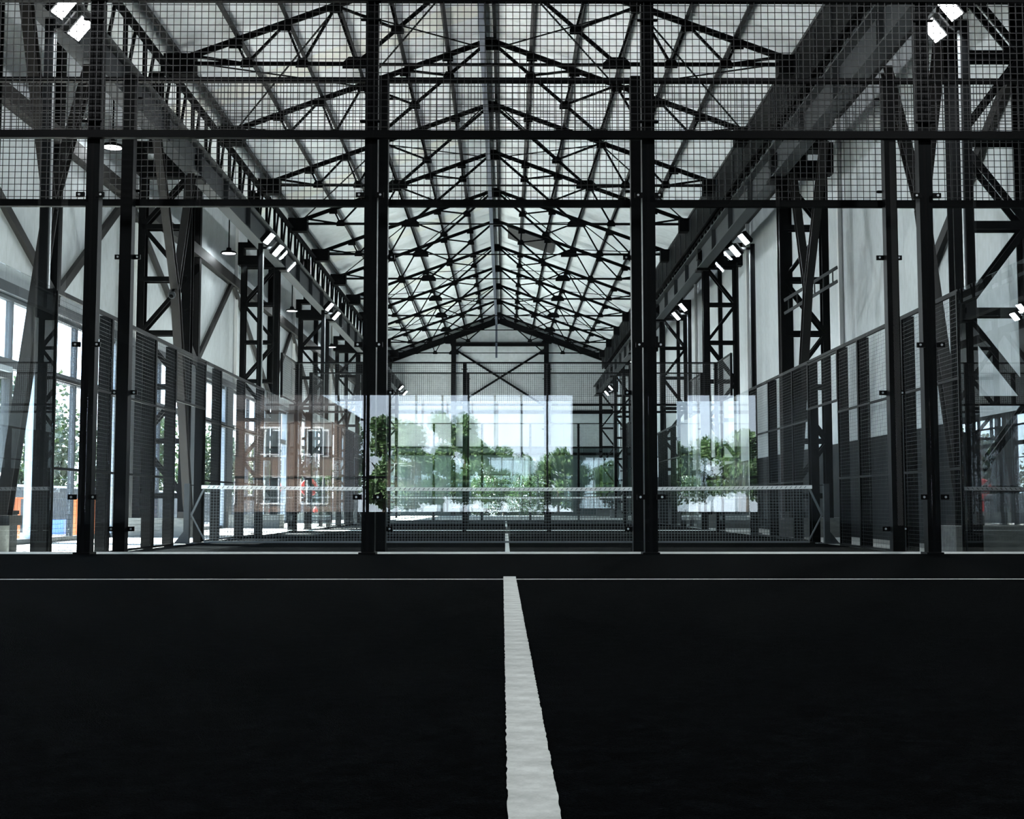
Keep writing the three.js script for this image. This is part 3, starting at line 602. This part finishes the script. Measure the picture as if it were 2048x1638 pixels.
// ---------------------------------------------------------------- small things on the window side
{
  const t = thing('hose_reel', 'round red fire hose reel mounted by the windows past the closer net', 'hose reel', null, null, V(-7.0, 0.98, 45));
  const drum = mesh(t, 'drum', new THREE.CylinderGeometry(0.28, 0.28, 0.14, 40), M.red); drum.rotation.x = Math.PI / 2;
  for (const z of [-0.08, 0.08]) { const r = mesh(t, 'drum_flange', new THREE.TorusGeometry(0.28, 0.025, 8, 40), M.red); r.position.z = z; }
  const hub = mesh(t, 'hub', new THREE.CylinderGeometry(0.07, 0.07, 0.2, 20), M.white); hub.rotation.x = Math.PI / 2;
  bar(t, 'wall_arm', M.red, new THREE.Vector3(0, 0, -0.1), new THREE.Vector3(-0.55, 0, -0.1), 0.06); bar(t, 'stand', M.red, new THREE.Vector3(-0.06, -1.25, -0.12), new THREE.Vector3(-0.06, 0, -0.12), 0.07);
  const e = thing('fire_extinguisher', 'red fire extinguisher with white label standing under the hose reel', 'extinguisher', null, null, V(-6.85, FLOOR, 45.55));
  mesh(e, 'cylinder', new THREE.LatheGeometry([[0, 0.02], [0.085, 0.02], [0.09, 0.05], [0.09, 0.44], [0.07, 0.51], [0.03, 0.54], [0.025, 0.58], [0, 0.58]].map(([x, y]) => new THREE.Vector2(x, y)), 24), M.red);
  mesh(e, 'paper_label', new THREE.CylinderGeometry(0.0915, 0.0915, 0.18, 24, 1, true), M.white).position.y = 0.26;
  bar(e, 'valve_handle', M.steel, new THREE.Vector3(-0.02, 0.6, 0), new THREE.Vector3(0.11, 0.64, 0), 0.03); bar(e, 'hose', M.steel, new THREE.Vector3(0.08, 0.56, 0), new THREE.Vector3(0.11, 0.2, 0), 0.025);
  const c = thing('fire_call_point', 'small red fire alarm call point on the dark pier by the doors', 'alarm', null, null, V(WALL_L + 0.06, 0.8, 20.62));
  const f = mesh(c, 'case', new THREE.BoxGeometry(0.05, 0.1, 0.1), M.red); f.position.x = 0.025; const p = mesh(c, 'push_plate', new THREE.BoxGeometry(0.006, 0.04, 0.04), M.white); p.position.x = 0.053;
  const bx = thing('dark_box', 'dark box standing on the floor beside the glass doors', 'box', null, null, V(-6.75, FLOOR, 16.6));
  const bb = mesh(bx, 'body', new THREE.BoxGeometry(0.5, 0.5, 0.5), M.plinth); bb.position.y = 0.25; const bl = mesh(bx, 'lid', new THREE.BoxGeometry(0.53, 0.05, 0.53), M.steel); bl.position.y = 0.52;
}
{
  const c = thing('security_camera', 'small dome camera fixed to the grey brace on the window side', 'camera', null, null, V(-6.12, 4.3, 22.98));
  bar(c, 'mount', M.steel, new THREE.Vector3(0, 0, 0), new THREE.Vector3(0.02, -0.08, 0.14), 0.05);
  const d = mesh(c, 'dome', new THREE.SphereGeometry(0.07, 20, 14), M.steelGrey); d.position.set(0.02, -0.12, 0.18); const l = mesh(c, 'camera_lens', new THREE.SphereGeometry(0.04, 16, 12), M.steel); l.position.set(0.02, -0.15, 0.225);
  const t = thing('cable_ladder', 'slanted cable ladder across the second column on the plinth wall side', 'cable ladder');
  for (const y of [0, 0.26]) bar(t, 'ladder_side', M.steelGrey, V(5.48, 4.1 + y, 24.45), V(6.2, 4.52 + y, 23.2), 0.02, 0.06);
  for (let k = 0; k < 6; k++) { const u = (k + 0.5) / 6; bar(t, 'rung', M.steelGrey, V(5.48 + 0.72 * u, 4.1 + 0.42 * u, 24.45 - 1.25 * u), V(5.48 + 0.72 * u, 4.36 + 0.42 * u, 24.45 - 1.25 * u), 0.02); }
}
// outside the windows
[[21.85, 'leftmost'], [27.0, 'middle'], [30.0, 'rightmost']].forEach(([d, n], i) => {
  const t = thing('wooden_planter', `orange brown timber box outside the glazing, ${n} of three`, 'planter', 'timber boxes outside', null, V(-8.85, -0.32, d));
  for (let k = 0; k < 8; k++) { const b = mesh(t, 'board', UNIT, M.orangeWood); b.scale.set(0.03, 0.78, 0.12); b.position.set(0.25, 0.39, -0.45 + 0.13 * k); }
  for (const z of [-0.53, 0.53]) for (let k = 0; k < 4; k++) { const b = mesh(t, 'board', UNIT, M.orangeWood); b.scale.set(0.12, 0.78, 0.03); b.position.set(0.2 - 0.13 * k, 0.39, z); }
  const s = mesh(t, 'cap', UNIT, M.orangeWood); s.scale.set(0.62, 0.03, 1.12); s.position.y = 0.79;
});
{
  const t = thing('plastic_crate', 'blue plastic crate on the paving outside the glazing', 'crate', null, null, V(-10.1, -0.32, 28.5));
  for (const s of [-1, 1]) { const a = mesh(t, 'side', UNIT, M.blue); a.scale.set(0.03, 0.32, 0.8); a.position.set(s * 0.27, 0.18, 0); const b = mesh(t, 'end', UNIT, M.blue); b.scale.set(0.56, 0.32, 0.03); b.position.set(0, 0.18, s * 0.4); }
  const b = mesh(t, 'bottom', UNIT, M.blue); b.scale.set(0.56, 0.03, 0.8); b.position.y = 0.03;
  const k = thing('low_wall', 'long low blue grey wall across the paving outside', 'low wall');
  box(k, 'wall_body', M.wallBlue, -12.3, -12.0, -0.33, 0.8, 10, 90); box(k, 'coping', M.frameLight, -12.36, -11.94, 0.8, 0.86, 10, 90);
}
const ground = thing('ground', 'sunlit paving, soil and grass around the hall', 'ground', null, 'structure');
mesh(ground, 'paving', sheet(-13, WALL_L - 0.2, -0.33, -60, 120, 3), M.paving);
mesh(ground, 'grass', sheet(-90, -13, -0.34, -60, 160, 1.2), M.grass);
mesh(ground, 'grass', sheet(-13, 60, -0.36, FAR + 0.2, 160, 1.2), M.grass);
mesh(ground, 'soil', sheet(-13, 60, -0.36, -80, REAR - 0.2, 3), M.soil);
mesh(ground, 'paving', sheet(WALL_R + 0.2, 60, -0.36, REAR - 0.2, FAR + 0.2, 3), M.paving);

{ // house behind the camera, seen mirrored in the court glass
  const t = thing('brick_house', 'brown house with pitched roof mirrored in the court glass', 'house', null, null, V(-9.2, -0.36, -34));
  const b = mesh(t, 'wall', new THREE.BoxGeometry(5.6, 4.4, 6), M.houseWall); b.position.y = 2.2;
  const r = new THREE.Shape([[-3.1, 0], [3.1, 0], [0, 1.7]].map(([x, y]) => new THREE.Vector2(x, y)));
  const rf = mesh(t, 'roof', new THREE.ExtrudeGeometry(r, { depth: 6.4, bevelEnabled: false }), M.houseRoof); rf.position.set(0, 4.4, -3.2);
  for (const x of [-1.7, 0, 1.7]) for (const y of [1.3, 3.2]) { const w = mesh(t, 'window', new THREE.BoxGeometry(0.9, 1.1, 0.08), M.white); w.position.set(x, y, -3.0); const p = mesh(w, 'window_pane', new THREE.BoxGeometry(0.76, 0.96, 0.06), M.plinth); p.position.z = -0.03; }
}
// trees: trunk, boughs, and a crown of single leaves
const LEAF = (() => { const g = new THREE.BufferGeometry(); g.setAttribute('position', new THREE.Float32BufferAttribute([0, 0, 0, 0.5, 0.12, 0.35, 0, 0, 1, -0.5, 0.12, 0.35], 3)); g.setIndex([0, 1, 2, 0, 2, 3]); g.computeVertexNormals(); return g; })();
function tree(label, group, x, d, h, spread, leaves, mat, kind = 'round') {
  const t = thing('tree', label, 'tree', group, null, V(x, -0.35, d));
  const tr = mesh(t, 'trunk', new THREE.CylinderGeometry(0.05 * h / 6, 0.13 * h / 6, h * 0.75, 8), M.bark); tr.position.y = h * 0.375;
  for (let k = 0; k < 5; k++) { const a = rr(0, 6.28), y = h * rr(0.25, 0.6); bar(t, 'bough', M.bark, new THREE.Vector3(0, y, 0), new THREE.Vector3(Math.cos(a) * spread * 0.6, y + h * 0.18, Math.sin(a) * spread * 0.6), 0.05 * h / 6); }
  const blobs = []; for (let k = 0; k < 14; k++) { const u = rnd(), a = rr(0, 6.28), wide = kind === 'cone' ? (1 - u) * 0.9 + 0.12 : kind === 'shrub' ? 1 : Math.sin(Math.PI * (0.12 + 0.8 * u)); blobs.push([Math.cos(a) * spread * wide * rr(0.2, 0.85), h * (kind === 'shrub' ? 0.06 + 0.86 * u : 0.18 + 0.76 * u), Math.sin(a) * spread * wide * rr(0.2, 0.85), spread * rr(0.28, 0.5)]); }
  const im = new THREE.InstancedMesh(LEAF, mat, leaves), m = new THREE.Matrix4(), q = new THREE.Quaternion(), e = new THREE.Euler(), c = new THREE.Color();
  for (let k = 0; k < leaves; k++) {
    const b = blobs[Math.floor(rnd() * blobs.length)], a = rr(0, 6.28), z = rr(-1, 1), r = b[3] * Math.pow(rnd(), 0.4), s = rr(0.16, 0.3) * h / 6;
    m.compose(new THREE.Vector3(b[0] + r * Math.sqrt(1 - z * z) * Math.cos(a), Math.max(0.1, b[1] + r * z), b[2] + r * Math.sqrt(1 - z * z) * Math.sin(a)), q.setFromEuler(e.set(rr(0, 6.28), rr(0, 6.28), rr(0, 6.28))), new THREE.Vector3(s, s, s));
    im.setMatrixAt(k, m); const v = rr(0.7, 1.3); im.setColorAt(k, c.setRGB(v, v * rr(0.9, 1.1), v * rr(0.7, 1.1)));
  }
  im.name = 'foliage'; im.userData.kind = 'stuff'; t.add(im);
}
[[-9, -52, 5.4, 1.9], [-6.9, -55, 5.9, 1.5], [-5.2, -50, 5.0, 1.5], [-3.6, -52, 6.0, 1.3], [-2.4, -54, 5.7, 1.3], [-1.0, -49, 4.4, 1.4], [1.0, -52, 3.4, 1.6], [2.9, -50, 3.9, 1.3], [4.6, -53, 4.7, 1.4], [6.6, -51, 5.2, 1.5], [9.4, -51, 4.6, 1.6], [11.4, -52, 4.3, 1.5], [13.0, -50, 4.8, 1.5]].forEach(([x, d, h, s], i) => tree(`leafy tree mirrored in the court glass, ${ORD[i]} along the row behind the camera`, 'trees mirrored in the glass', x, d, h, s * 1.12, 5200, M.leafC, i % 3 ? 'round' : 'cone'));
for (let k = 0; k < 16; k++) tree(`leafy tree outside the windows, ${k < 13 ? ORD[k] : ['fourteenth', 'fifteenth', 'sixteenth'][k - 13]} of the row along the paving`, 'trees outside the windows', -15.2 - (k % 3) * 1.2, 24 + k * 4.6, 3.7 + (k % 4) * 0.4, 2.4, 4200, k % 2 ? M.leafA : M.leafB);
for (let k = 0; k < 7; k++) tree(`dense green shrub beyond the glazed far opening, ${ORD[k]} across`, 'shrubs beyond the gable', -5.2 + k * 1.7, FAR + 5 + (k % 2) * 1.2, 3.6, 1.9, 5200, k % 2 ? M.leafA : M.leafB, 'shrub');

for (let k = 0; k < 5; k++) tree(`taller tree behind the shrubs beyond the far opening, ${ORD[k]} across`, 'trees beyond the gable', -6 + k * 3, FAR + 11, 5.4, 2.3, 3600, k % 2 ? M.leafB : M.leafA, 'shrub');

scene.traverse((o) => { if (o.isMesh) { o.castShadow = true; o.receiveShadow = true; } if (o.isPointLight) o.castShadow = true; });
renderer.render(scene, camera);
